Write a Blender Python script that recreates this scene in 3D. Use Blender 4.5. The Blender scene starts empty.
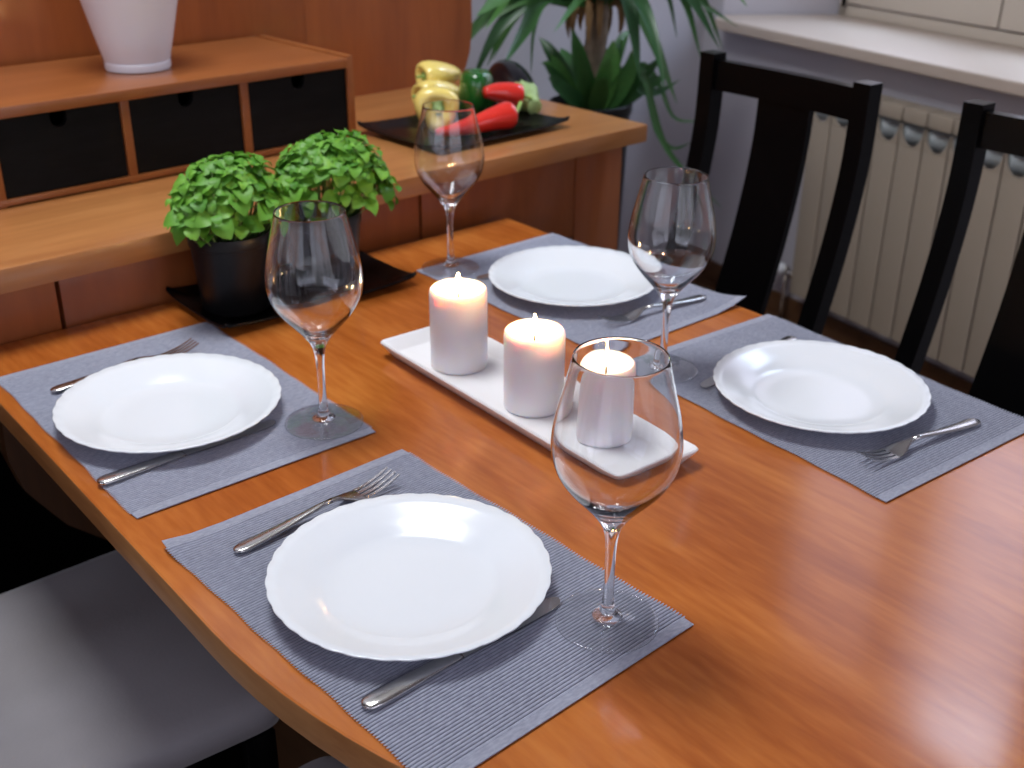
import bpy, bmesh, math, random
from mathutils import Vector, Matrix
from math import sin, cos, pi, radians, sqrt, atan2, hypot
random.seed(7)
SC = bpy.context.scene
COL = SC.collection
T = 0.75                                  # table top height above the floor

# ------------------------------------------------------------------ helpers
def link(o):
    COL.objects.link(o); return o

def obj(name, bm, mat, parent=None, smooth=True, recalc=True, label=None, auto=None):
    if recalc: bmesh.ops.recalc_face_normals(bm, faces=bm.faces[:])
    me = bpy.data.meshes.new(name)
    bm.to_mesh(me); bm.free()
    if smooth:
        me.polygons.foreach_set('use_smooth', [True]*len(me.polygons))
    if auto is not None:
        me.set_sharp_from_angle(angle=radians(auto))
    for m in (mat if isinstance(mat, (list, tuple)) else [mat]): me.materials.append(m)
    o = link(bpy.data.objects.new(name, me))
    if parent is not None: o.parent = parent
    if label: o['label'] = label
    return o

def tag(o, label, cat, group=None):
    o['label'] = label; o['category'] = cat
    if group: o['group'] = group
    return o

def thing(name, label, cat, loc=(0,0,0), rz=0.0, group=None):
    o = link(bpy.data.objects.new(name, None))
    o.empty_display_size = .05
    o.location = loc; o.rotation_euler = (0,0,rz)
    return tag(o, label, cat, group)

def struct(o):
    o['kind'] = 'structure'; return o

def dup(root, loc, rz, label):
    r = root.copy(); link(r); r.location = loc; r.rotation_euler = (0,0,rz); r['label'] = label
    def rec(src, dst):
        for ch in [c for c in bpy.data.objects if c.parent == src]:
            c = ch.copy(); link(c); c.parent = dst
            rec(ch, c)
    rec(root, r)
    return r

def add_loops(bm, loops, closed=True, cap0=False, cap1=False):
    """bridge rings of points"""
    rings = [[bm.verts.new(p) for p in l] for l in loops]
    n = len(rings[0])
    for a, b in zip(rings, rings[1:]):
        for i in range(n if closed else n-1):
            j = (i+1) % n
            bm.faces.new((a[i], a[j], b[j], b[i]))
    if cap0: bm.faces.new(rings[0][::-1])
    if cap1: bm.faces.new(rings[-1])
    return rings

def add_box(bm, x0, x1, y0, y1, z0, z1, bev=0.0, seg=2, M=None):
    vs = [bm.verts.new(v) for v in ((x0,y0,z0),(x1,y0,z0),(x1,y1,z0),(x0,y1,z0),(x0,y0,z1),(x1,y0,z1),(x1,y1,z1),(x0,y1,z1))]
    fs = [bm.faces.new([vs[i] for i in f]) for f in ((0,3,2,1),(4,5,6,7),(0,1,5,4),(1,2,6,5),(2,3,7,6),(3,0,4,7))]
    if bev > 0:
        es = list({e for f in fs for e in f.edges})
        r = bmesh.ops.bevel(bm, geom=es, offset=bev, segments=seg, affect='EDGES', profile=.6)
        vs = list({v for f in r['faces'] for v in f.verts} | {v for v in vs if v.is_valid})
    if M is not None:
        for v in vs: v.co = M @ v.co
    return vs

def box(*a, **k):
    bm = bmesh.new(); add_box(bm, *a, **k); return bm

def add_lathe(bm, prof, n=48, c=(0,0), cap0=False, cap1=False, mod=None):
    loops = []
    for k, (r, z) in enumerate(prof):
        l = []
        for i in range(n):
            t = 2*pi*i/n
            rr, zz = (r, z) if mod is None else mod(k, t, r, z)
            l.append((c[0]+rr*cos(t), c[1]+rr*sin(t), zz))
        loops.append(l)
    add_loops(bm, loops, True, cap0, cap1)

def lathe(prof, n=48, **k):
    bm = bmesh.new(); add_lathe(bm, prof, n, **k); return bm

def frame_along(pts):
    out = []
    for i, p in enumerate(pts):
        a = pts[max(i-1,0)]; b = pts[min(i+1,len(pts)-1)]
        t = (Vector(b)-Vector(a)).normalized()
        up = Vector((0,0,1)) if abs(t.z) < .9 else Vector((0,1,0))
        s = t.cross(up).normalized(); u = s.cross(t).normalized()
        out.append((Vector(p), t, s, u))
    return out

def add_tube(bm, pts, radii, n=12, cap=True):
    if not isinstance(radii, (list, tuple)): radii = [radii]*len(pts)
    loops = []
    prev = None
    for (p, t, s, u), r in zip(frame_along(pts), radii):
        if prev is not None:
            s = (prev - t*prev.dot(t)).normalized(); u = s.cross(t).normalized()
        prev = s
        loops.append([p + s*(r*cos(2*pi*i/n)) + u*(r*sin(2*pi*i/n)) for i in range(n)])
    add_loops(bm, loops, True, cap, cap)

def tube(pts, radii, n=12):
    bm = bmesh.new(); add_tube(bm, pts, radii, n); return bm

def spline(pts, n):
    """Catmull-Rom through the points"""
    P = [Vector(p) for p in pts]; P = [2*P[0]-P[1]] + P + [2*P[-1]-P[-2]]
    out = []
    m = len(P)-3
    for k in range(n+1):
        f = k/n*m; i = min(int(f), m-1); t = f-i
        a,b,c,d = P[i:i+4]
        out.append(.5*((2*b)+(c-a)*t+(2*a-5*b+4*c-d)*t*t+(3*b-a-3*c+d)*t**3))
    return out

def lerp_table(tab, x):
    for (x0,*a),(x1,*b) in zip(tab, tab[1:]):
        if x <= x1:
            f = 0 if x1 == x0 else max(0,(x-x0)/(x1-x0))
            return [p+(q-p)*f for p, q in zip(a,b)]
    return list(tab[-1][1:])

def add_prism(bm, outline, z0, z1, bev=0.0):
    a = [bm.verts.new((x,y,z0)) for x,y in outline]; b = [bm.verts.new((x,y,z1)) for x,y in outline]
    n = len(a)
    fs = [bm.faces.new(a[::-1]), bm.faces.new(b)]
    for i in range(n): fs.append(bm.faces.new((a[i],a[(i+1)%n],b[(i+1)%n],b[i])))
    if bev:
        es = list(fs[0].edges)+list(fs[1].edges)
        bmesh.ops.bevel(bm, geom=es, offset=bev, segments=3, affect='EDGES', profile=.6)

def rrect(hw, hd, r, z, n=6, dz=0.0):
    pts = []
    for cx, cy, a0 in ((hw-r,hd-r,0),(-hw+r,hd-r,pi/2),(-hw+r,-hd+r,pi),(hw-r,-hd+r,1.5*pi)):
        m = n//2
        for i in range(n+1):
            a = a0 + pi/2*i/n
            k = 1-abs(i-m)/(m)
            pts.append((cx+r*cos(a), cy+r*sin(a), z+dz*(.55+.45*k)))
    # mid-edge points keep the sides straight
    out = []
    N = len(pts)
    for i, p in enumerate(pts):
        out.append(p)
        if i % (n+1) == n:
            q = pts[(i+1) % N]
            for f in (.12,.3,.5,.7,.88):
                w = abs(f-.5)*2
                out.append((p[0]+(q[0]-p[0])*f, p[1]+(q[1]-p[1])*f, z+dz*.55*max(0,(w-.4)/.6)**2))
    return out

# ------------------------------------------------------------------ materials
def newmat(name):
    m = bpy.data.materials.new(name); m.use_nodes = True
    nt = m.node_tree
    return m, nt, nt.nodes['Principled BSDF'], nt.nodes, nt.links

def simple(name, col, rough=.5, metal=0.0, spec=.5, coat=0.0, noise=0.0, nscale=30, bump=0.0, bscale=60, sheen=0.0):
    m, nt, b, N, L = newmat(name)
    b.inputs['Base Color'].default_value = (*col,1); b.inputs['Roughness'].default_value = rough
    b.inputs['Metallic'].default_value = metal; b.inputs['Specular IOR Level'].default_value = spec
    b.inputs['Coat Weight'].default_value = coat; b.inputs['Coat Roughness'].default_value = .05
    b.inputs['Sheen Weight'].default_value = sheen
    tc = N.new('ShaderNodeTexCoord')
    if noise > 0:
        nz = N.new('ShaderNodeTexNoise'); nz.inputs['Scale'].default_value = nscale; nz.inputs['Detail'].default_value = 4
        L.new(tc.outputs['Object'], nz.inputs['Vector'])
        mp = N.new('ShaderNodeMapRange'); mp.inputs['To Min'].default_value = 1-noise; mp.inputs['To Max'].default_value = 1+noise
        L.new(nz.outputs['Fac'], mp.inputs['Value'])
        mx = N.new('ShaderNodeMix'); mx.data_type = 'RGBA'; mx.blend_type = 'MULTIPLY'; mx.inputs[0].default_value = 1
        mx.inputs[6].default_value = (*col,1)
        L.new(mp.outputs['Result'], mx.inputs[7]); L.new(mx.outputs[2], b.inputs['Base Color'])
    if bump > 0:
        nb = N.new('ShaderNodeTexNoise'); nb.inputs['Scale'].default_value = bscale; nb.inputs['Detail'].default_value = 5
        L.new(tc.outputs['Object'], nb.inputs['Vector'])
        bp = N.new('ShaderNodeBump'); bp.inputs['Strength'].default_value = bump; bp.inputs['Distance'].default_value = .002
        L.new(nb.outputs['Fac'], bp.inputs['Height']); L.new(bp.outputs['Normal'], b.inputs['Normal'])
    return m

def wood(name, cols, axis='y', rough=.3, coat=.3, stretch=9.0, scale=9.0, spec=.5, streak=.5, bump=.05):
    """grain that runs along one axis: broad flame figure plus fine streaks"""
    m, nt, b, N, L = newmat(name)
    tc = N.new('ShaderNodeTexCoord')
    mp = N.new('ShaderNodeMapping')
    s = [1,1,1]; s['xyz'.index(axis)] = 1/stretch
    mp.inputs['Scale'].default_value = s
    L.new(tc.outputs['Object'], mp.inputs['Vector'])
    n1 = N.new('ShaderNodeTexNoise'); n1.inputs['Scale'].default_value = scale; n1.inputs['Detail'].default_value = 5; n1.inputs['Distortion'].default_value = .5
    n1.inputs['Roughness'].default_value = .6
    n2 = N.new('ShaderNodeTexNoise'); n2.inputs['Scale'].default_value = scale*9; n2.inputs['Detail'].default_value = 3
    n3 = N.new('ShaderNodeTexNoise'); n3.inputs['Scale'].default_value = scale*.28; n3.inputs['Detail'].default_value = 2
    L.new(mp.outputs['Vector'], n1.inputs['Vector']); L.new(mp.outputs['Vector'], n2.inputs['Vector']); L.new(tc.outputs['Object'], n3.inputs['Vector'])
    a = N.new('ShaderNodeMath'); a.operation = 'MULTIPLY_ADD'; a.inputs[1].default_value = streak; 
    L.new(n2.outputs['Fac'], a.inputs[0]); L.new(n1.outputs['Fac'], a.inputs[2])
    a2 = N.new('ShaderNodeMath'); a2.operation = 'MULTIPLY_ADD'; a2.inputs[1].default_value = .5
    L.new(n3.outputs['Fac'], a2.inputs[0]); L.new(a.outputs[0], a2.inputs[2])
    mr = N.new('ShaderNodeMapRange')
    mid = .5+streak*.5+.25
    mr.inputs['From Min'].default_value = mid-.36; mr.inputs['From Max'].default_value = mid+.36
    L.new(a2.outputs[0], mr.inputs['Value'])
    cr = N.new('ShaderNodeValToRGB'); cr.color_ramp.interpolation = 'B_SPLINE'
    e = cr.color_ramp.elements
    e[0].color = (*cols[0],1); e[1].color = (*cols[2],1)
    k = e.new(.5); k.color = (*cols[1],1)
    L.new(mr.outputs['Result'], cr.inputs['Fac']); L.new(cr.outputs['Color'], b.inputs['Base Color'])
    b.inputs['Roughness'].default_value = rough; b.inputs['Specular IOR Level'].default_value = spec
    b.inputs['Coat Weight'].default_value = coat; b.inputs['Coat Roughness'].default_value = .10
    if bump:
        bp = N.new('ShaderNodeBump'); bp.inputs['Strength'].default_value = bump; bp.inputs['Distance'].default_value = .001
        L.new(n2.outputs['Fac'], bp.inputs['Height']); L.new(bp.outputs['Normal'], b.inputs['Normal'])
    return m

def glassmat(name):
    m, nt, b, N, L = newmat(name)
    N.remove(b)
    g = N.new('ShaderNodeBsdfGlass'); g.inputs['Roughness'].default_value = 0; g.inputs['IOR'].default_value = 1.47
    g.inputs['Color'].default_value = (.985,.99,.995,1)
    L.new(g.outputs[0], N['Material Output'].inputs['Surface'])
    return m

def thinglass(name):
    """clear thin-walled crystal: transmits straight through, reflects by Schlick's law at every wall"""
    m, nt, b, N, L = newmat(name)
    N.remove(b)
    g = N.new('ShaderNodeNewGeometry')
    d = N.new('ShaderNodeVectorMath'); d.operation = 'DOT_PRODUCT'
    L.new(g.outputs['Normal'], d.inputs[0]); L.new(g.outputs['Incoming'], d.inputs[1])
    ab = N.new('ShaderNodeMath'); ab.operation = 'ABSOLUTE'; L.new(d.outputs['Value'], ab.inputs[0])
    om = N.new('ShaderNodeMath'); om.operation = 'SUBTRACT'; om.inputs[0].default_value = 1; L.new(ab.outputs[0], om.inputs[1])
    pw = N.new('ShaderNodeMath'); pw.operation = 'POWER'; pw.inputs[1].default_value = 3.5; L.new(om.outputs[0], pw.inputs[0])
    ma = N.new('ShaderNodeMath'); ma.operation = 'MULTIPLY_ADD'; ma.inputs[1].default_value = .93; ma.inputs[2].default_value = .06; L.new(pw.outputs[0], ma.inputs[0])
    t = N.new('ShaderNodeBsdfTransparent'); t.inputs['Color'].default_value = (.992,.995,.997,1)
    gl = N.new('ShaderNodeBsdfGlossy'); gl.inputs['Roughness'].default_value = .015
    mx = N.new('ShaderNodeMixShader')
    L.new(ma.outputs[0], mx.inputs[0]); L.new(t.outputs[0], mx.inputs[1]); L.new(gl.outputs[0], mx.inputs[2])
    L.new(mx.outputs[0], N['Material Output'].inputs['Surface'])
    return m

def leafmat(name, c0, c1, rough=.45, trans=.25, along=None):
    m, nt, b, N, L = newmat(name)
    g = N.new('ShaderNodeNewGeometry')
    cr = N.new('ShaderNodeValToRGB'); cr.color_ramp.elements[0].color = (*c0,1); cr.color_ramp.elements[1].color = (*c1,1)
    L.new(g.outputs['Random Per Island'], cr.inputs['Fac'])
    tc = N.new('ShaderNodeTexCoord'); nz = N.new('ShaderNodeTexNoise'); nz.inputs['Scale'].default_value = 90
    L.new(tc.outputs['Object'], nz.inputs['Vector'])
    mp = N.new('ShaderNodeMapRange'); mp.inputs['To Min'].default_value = .8; mp.inputs['To Max'].default_value = 1.2
    L.new(nz.outputs['Fac'], mp.inputs['Value'])
    mx = N.new('ShaderNodeMix'); mx.data_type = 'RGBA'; mx.blend_type = 'MULTIPLY'; mx.inputs[0].default_value = 1
    L.new(cr.outputs['Color'], mx.inputs[6]); L.new(mp.outputs['Result'], mx.inputs[7])
    L.new(mx.outputs[2], b.inputs['Base Color'])
    b.inputs['Roughness'].default_value = rough
    tr = N.new('ShaderNodeBsdfTranslucent'); L.new(mx.outputs[2], tr.inputs['Color'])
    ms = N.new('ShaderNodeMixShader'); ms.inputs[0].default_value = trans
    L.new(b.outputs[0], ms.inputs[1]); L.new(tr.outputs[0], ms.inputs[2])
    L.new(ms.outputs[0], N['Material Output'].inputs['Surface'])
    return m

M = {}
M['table'] = wood('varnished_cherry_table', ((.27,.058,.009),(.43,.115,.018),(.56,.19,.038)), 'y', rough=.20, coat=.5, stretch=7, scale=13, spec=.4, streak=.6)
M['table_edge'] = wood('varnished_edge_band', ((.20,.075,.022),(.36,.15,.045),(.52,.27,.11)), 'y', rough=.42, coat=.15, stretch=8, scale=14)
M['leg_wood'] = wood('dark_trestle_wood', ((.03,.011,.003),(.055,.02,.005),(.08,.031,.008)), 'z', rough=.4, coat=.1)
M['counter'] = wood('honey_counter_wood', ((.29,.105,.030),(.40,.16,.048),(.50,.22,.072)), 'x', rough=.32, coat=.35, stretch=10, scale=9)
M['cab'] = wood('cherry_cabinet_wood', ((.20,.050,.012),(.28,.074,.017),(.35,.10,.025)), 'z', rough=.38, coat=.2, stretch=8, scale=7)
M['cab_x'] = wood('cherry_shelf_wood', ((.20,.060,.016),(.28,.088,.024),(.36,.122,.035)), 'x', rough=.3, coat=.35, stretch=9, scale=7)
M['floor'] = wood('dark_floorboards', ((.05,.022,.010),(.085,.038,.016),(.125,.058,.025)), 'y', rough=.35, coat=.1, stretch=10, scale=6)
M['black'] = simple('black_painted_wood', (.0015,.0015,.0018), .28, spec=.12)
M['drawer'] = wood('black_stained_wood', ((.0025,.0027,.003),(.005,.0055,.006),(.010,.0105,.012)), 'x', .5, coat=.0, stretch=7, scale=14, spec=.12, bump=.5)
M['gap'] = simple('dark_recess', (.006,.005,.004), .8)
M['ceramic'] = simple('white_glazed_ceramic', (.76,.79,.83), .18, spec=.5, coat=.2)
M['tray'] = simple('white_matte_ceramic', (.80,.78,.78), .32, spec=.5)
M['whitepot'] = simple('white_satin_pot', (.78,.80,.87), .38)
M['steel'] = simple('brushed_steel', (.56,.55,.54), .20, metal=1.0, bump=.03, bscale=300)
M['blackplastic'] = simple('black_plastic', (.006,.006,.007), .38, spec=.3, bump=.05, bscale=200)
M['blackglaze'] = simple('black_glazed_plate', (.003,.003,.0035), .24, spec=.2)
M['suede'] = simple('grey_suede', (.24,.222,.23), .95, spec=.1, noise=.16, nscale=9, bump=.15, bscale=240, sheen=.35)
M['wall'] = simple('lavender_grey_wall_paint', (.47,.45,.49), .8, spec=.2, bump=.06, bscale=120)
M['ceil'] = simple('white_ceiling_paint', (.78,.78,.78), .9, spec=.2)
M['sill'] = simple('cream_sill', (.50,.41,.345), .35, spec=.5)
M['frame'] = simple('cream_window_frame', (.56,.49,.41), .45)
M['rad'] = simple('cream_radiator_enamel', (.36,.30,.235), .42)
M['radgap'] = simple('radiator_inner', (.34,.37,.38), .5)
M['brass'] = simple('chrome_valve', (.55,.5,.45), .25, metal=1)
M['soil'] = simple('potting_soil', (.018,.011,.007), .95, noise=.5, nscale=120, bump=.8, bscale=150)
M['bark'] = simple('yucca_bark', (.16,.115,.08), .9, noise=.45, nscale=45, bump=1.0, bscale=60)
M['deadleaf'] = simple('dry_brown_leaf', (.17,.095,.035), .8, noise=.3, nscale=60)
M['basil'] = leafmat('basil_leaf', (.075,.26,.022), (.20,.47,.05), .5, .25)
M['stem'] = simple('basil_stem', (.12,.22,.05), .6)
M['yucca'] = leafmat('yucca_leaf', (.016,.075,.022), (.085,.225,.05), .38, .15)
M['yellow'] = simple('pale_yellow_pepper', (.80,.63,.17), .22, coat=.5, noise=.08, nscale=14)
M['green'] = simple('dark_green_pepper', (.012,.10,.014), .18, coat=.5, noise=.15, nscale=12)
M['red'] = simple('red_pepper', (.66,.028,.018), .2, coat=.5, noise=.12, nscale=14)
M['pstem'] = simple('pepper_stem', (.26,.40,.09), .6, noise=.2, nscale=60)
M['egg'] = simple('aubergine_skin', (.0018,.0017,.004), .2, spec=.3, coat=.25)
M['calyx'] = simple('aubergine_calyx', (.30,.42,.16), .6, noise=.35, nscale=70, bump=.4, bscale=120)
M['glass'] = glassmat('clear_crystal')
M['thin'] = thinglass('clear_thin_crystal')
M['pane'] = thinglass('window_glass')
M['wick'] = simple('charred_wick', (.012,.01,.009), .9)

def waxmat():
    m, nt, b, N, L = newmat('lilac_white_wax')
    b.inputs['Base Color'].default_value = (.72,.67,.69,1); b.inputs['Roughness'].default_value = .42
    b.inputs['Subsurface Weight'].default_value = 1.0
    b.inputs['Subsurface Radius'].default_value = (1.0,.68,.45); b.inputs['Subsurface Scale'].default_value = .012
    tc = N.new('ShaderNodeTexCoord'); nz = N.new('ShaderNodeTexNoise'); nz.inputs['Scale'].default_value = 70
    L.new(tc.outputs['Object'], nz.inputs['Vector'])
    bp = N.new('ShaderNodeBump'); bp.inputs['Strength'].default_value = .08; bp.inputs['Distance'].default_value = .002
    L.new(nz.outputs['Fac'], bp.inputs['Height']); L.new(bp.outputs['Normal'], b.inputs['Normal'])
    return m
M['wax'] = waxmat()
def flamemat():
    m, nt, b, N, L = newmat('candle_flame'); N.remove(b)
    e = N.new('ShaderNodeEmission'); e.inputs['Color'].default_value = (1,.56,.20,1); e.inputs['Strength'].default_value = 480
    L.new(e.outputs[0], N['Material Output'].inputs['Surface']); return m
M['flame'] = flamemat()

def matmat():
    """woven ribbed cotton: yarn colour per rib with darker grooves between the ribs"""
    m, nt, b, N, L = newmat('blue_grey_ribbed_cotton')
    tc = N.new('ShaderNodeTexCoord')
    nz = N.new('ShaderNodeTexNoise'); nz.inputs['Scale'].default_value = 380; nz.inputs['Detail'].default_value = 2
    n2 = N.new('ShaderNodeTexNoise'); n2.inputs['Scale'].default_value = 9; n2.inputs['Detail'].default_value = 3
    mp = N.new('ShaderNodeMapping'); mp.inputs['Scale'].default_value = (.35,1,1)
    L.new(tc.outputs['Object'], mp.inputs['Vector']); L.new(mp.outputs['Vector'], nz.inputs['Vector']); L.new(tc.outputs['Object'], n2.inputs['Vector'])
    ad = N.new('ShaderNodeMath'); ad.operation = 'MULTIPLY_ADD'; ad.inputs[1].default_value = .35
    L.new(n2.outputs['Fac'], ad.inputs[0]); L.new(nz.outputs['Fac'], ad.inputs[2])
    cr = N.new('ShaderNodeValToRGB')
    cr.color_ramp.elements[0].position = .3; cr.color_ramp.elements[0].color = (.215,.225,.285,1)
    cr.color_ramp.elements[1].position = 1.; cr.color_ramp.elements[1].color = (.37,.385,.47,1)
    L.new(ad.outputs[0], cr.inputs['Fac'])
    # groove shade painted in along with dark navy yarn between the light ribs (118 ribs over the mat's length)
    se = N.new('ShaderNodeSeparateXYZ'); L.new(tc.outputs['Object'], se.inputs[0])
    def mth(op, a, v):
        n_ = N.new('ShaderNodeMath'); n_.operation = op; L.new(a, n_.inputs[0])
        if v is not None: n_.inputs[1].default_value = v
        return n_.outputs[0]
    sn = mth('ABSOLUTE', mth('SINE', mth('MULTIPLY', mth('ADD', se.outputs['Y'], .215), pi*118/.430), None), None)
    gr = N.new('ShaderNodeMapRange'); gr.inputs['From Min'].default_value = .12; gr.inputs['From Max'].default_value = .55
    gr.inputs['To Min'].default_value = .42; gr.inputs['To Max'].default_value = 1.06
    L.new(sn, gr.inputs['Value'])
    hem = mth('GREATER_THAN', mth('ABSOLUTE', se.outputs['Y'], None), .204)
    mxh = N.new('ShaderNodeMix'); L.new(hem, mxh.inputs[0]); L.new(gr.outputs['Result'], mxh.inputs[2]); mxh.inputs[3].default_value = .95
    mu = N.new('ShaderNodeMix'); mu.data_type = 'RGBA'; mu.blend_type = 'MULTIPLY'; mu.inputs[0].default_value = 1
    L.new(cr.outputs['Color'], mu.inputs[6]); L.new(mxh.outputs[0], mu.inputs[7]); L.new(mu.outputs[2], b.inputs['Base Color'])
    b.inputs['Roughness'].default_value = .92; b.inputs['Specular IOR Level'].default_value = .1; b.inputs['Sheen Weight'].default_value = .25
    bp = N.new('ShaderNodeBump'); bp.inputs['Strength'].default_value = .25; bp.inputs['Distance'].default_value = .0006
    L.new(nz.outputs['Fac'], bp.inputs['Height']); L.new(bp.outputs['Normal'], b.inputs['Normal'])
    return m
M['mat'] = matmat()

# ------------------------------------------------------------------ room shell
CEIL = 3.2
WA = radians(9.5)
WX = Vector((sin(WA), cos(WA), 0)); WN = Vector((-cos(WA), sin(WA), 0))      # along the window wall, and into the room
WO = Vector((2.375, .69, 0))
WM = Matrix(((WX.x, WN.x, 0, WO.x), (WX.y, WN.y, 0, WO.y), (0,0,1,0), (0,0,0,1)))
def wallobj(name, bm, mat, parent=None, **k):
    o = obj(name, bm, mat, parent, **k)
    if parent is None: o.matrix_world = WM
    return o

def wallx(y, off):                        # x of the window wall at depth y
    t = (y-WO.y-off*WN.y)/WX.y
    return WO.x+off*WN.x+t*WX.x
slab = [(-2.3,-3.5),(wallx(-3.5,-.40),-3.5),(wallx(1.70,-.40),1.70),(-2.3,1.70)]
bm = bmesh.new(); add_prism(bm, slab, -.06, 0); struct(obj('floor', bm, M['floor'], smooth=False))
bm = bmesh.new(); add_prism(bm, slab, CEIL, CEIL+.06); struct(obj('ceiling', bm, M['ceil'], smooth=False))
struct(obj('wall_back', box(-2.3,2.75,1.60,1.70,0,CEIL), M['wall'], smooth=False))
LY0, LY1, LZ0, LZ1 = -1.9, .5, .85, 2.55
bm = bmesh.new()
add_box(bm,-2.3,-2.2,-3.5,LY0,0,CEIL); add_box(bm,-2.3,-2.2,LY1,1.70,0,CEIL)
add_box(bm,-2.3,-2.2,LY0,LY1,0,LZ0); add_box(bm,-2.3,-2.2,LY0,LY1,LZ1,CEIL)
struct(obj('wall_left', bm, M['wall'], smooth=False))
w3 = struct(link(bpy.data.objects.new('added_fill_window', None))); w3.location = (-2.25,0,0)  # unseen window, added to bring fill light onto the grey seats
bm = bmesh.new()
for y in (LY0, -.735, LY1-.07): add_box(bm,-.03,.03,y,y+.07,LZ0,LZ1)
for z in (LZ0, LZ1-.07): add_box(bm,-.028,.028,LY0,LY1,z,z+.07)
obj('window_frame', bm, M['frame'], w3, smooth=False)
obj('glass_pane', box(-.004,.004,LY0+.03,LY1-.03,LZ0+.03,LZ1-.03), M['pane'], w3, smooth=False)
# front wall behind the camera, with a window opening
FX0, FX1, FZ0, FZ1 = -2.0, 1.3, .45, 2.75
bm = bmesh.new()
add_box(bm,-2.3,FX0,-3.5,-3.4,0,CEIL); add_box(bm,FX1,2.6,-3.5,-3.4,0,CEIL)
add_box(bm,FX0,FX1,-3.5,-3.4,0,FZ0); add_box(bm,FX0,FX1,-3.5,-3.4,FZ1,CEIL)
struct(obj('wall_front', bm, M['wall'], smooth=False))
w2 = struct(link(bpy.data.objects.new('window_2', None))); w2.location = (0,-3.45,0)
bm = bmesh.new()
for x in (FX0, -.93, .16, FX1-.07): add_box(bm,x,x+.07,-.03,.03,FZ0,FZ1)
for z in (FZ0, FZ1-.07): add_box(bm,FX0,FX1,-.028,.028,z,z+.07)
obj('window_frame', bm, M['frame'], w2, smooth=False)
obj('glass_pane', box(FX0+.03,FX1-.03,-.004,.004,FZ0+.03,FZ1-.03), M['pane'], w2, smooth=False)

# window wall: splayed niche, deep sill
SZ0, SZ1, WTOP = T+.088, T+.121, T+2.38
bm = bmesh.new()
A, B = -.08, -.46
def wquad(*pts):
    bm.faces.new([bm.verts.new(p) for p in pts])
L0, L1, R0, R1 = .85, .675, -.74, -.565          # niche edges at the face and at the frame
wl, wr = -4.7, .99
def wallbox(w0,w1,z0,z1): add_box(bm,w0,w1,B,A,z0,z1)
wallbox(wl,wr,0,SZ0); wallbox(wl,wr,WTOP,CEIL)
add_loops(bm, [[(L0,A,SZ0),(wr,A,SZ0),(wr,B,SZ0),(L1,B,SZ0)],[(L0,A,WTOP),(wr,A,WTOP),(wr,B,WTOP),(L1,B,WTOP)]], True, True, True)
add_loops(bm, [[(wl,A,SZ0),(R0,A,SZ0),(R1,B,SZ0),(wl,B,SZ0)],[(wl,A,WTOP),(R0,A,WTOP),(R1,B,WTOP),(wl,B,WTOP)]], True, True, True)
struct(wallobj('wall_right', bm, M['wall'], smooth=False))
w1 = struct(link(bpy.data.objects.new('window_1', None))); w1.matrix_world = WM
bm = bmesh.new()
add_prism(bm, [(-.80,0),(.79,0),(.795,-.012),(.84,-.079),(L1-.004,B+.03),(R1+.004,B+.03),(-.735,-.079),(-.80,-.079)], SZ0+.0005, SZ1, bev=.006)
obj('window_sill', bm, M['sill'], w1, smooth=False)
FZB = SZ1+.0005
bm = bmesh.new()
add_box(bm,R1,L1,-.455,-.40,FZB,FZB+.035,.003); add_box(bm,R1,L1,-.455,-.40,WTOP-.05,WTOP,.003)
add_box(bm,L1-.035,L1,-.455,-.40,FZB,WTOP,.003); add_box(bm,R1,R1+.035,-.455,-.40,FZB,WTOP,.003)
obj('window_frame', bm, M['frame'], w1, auto=30)
for a, b_ in ((.070, L1-.038), (R1+.038, .064)):
    bm = bmesh.new()
    z0, z1 = FZB+.04, WTOP-.055
    add_box(bm,a,b_,-.45,-.388,z0,z0+.10,.004); add_box(bm,a,b_,-.45,-.388,z1-.08,z1,.004)
    add_box(bm,a,a+.075,-.449,-.389,z0,z1,.004); add_box(bm,b_-.075,b_,-.449,-.389,z0,z1,.004)
    s = obj('sash', bm, M['frame'], w1, auto=30)
    obj('glass_pane', box(a+.07,b_-.07,-.424,-.418,z0+.09,z1-.07), M['pane'], s, smooth=False)
bm = bmesh.new(); add_tube(bm, [(L1-.036,-.383,FZB+.03),(L1-.036,-.383,FZB+.075)], .007, 10)
obj('hinge', bm, M['black'], w1)
bm = bmesh.new(); add_box(bm,-.7,.93,-.08,-.066,0,.07,.003)
b_ = struct(wallobj('baseboard_right', bm, M['floor'], smooth=False))

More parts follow.
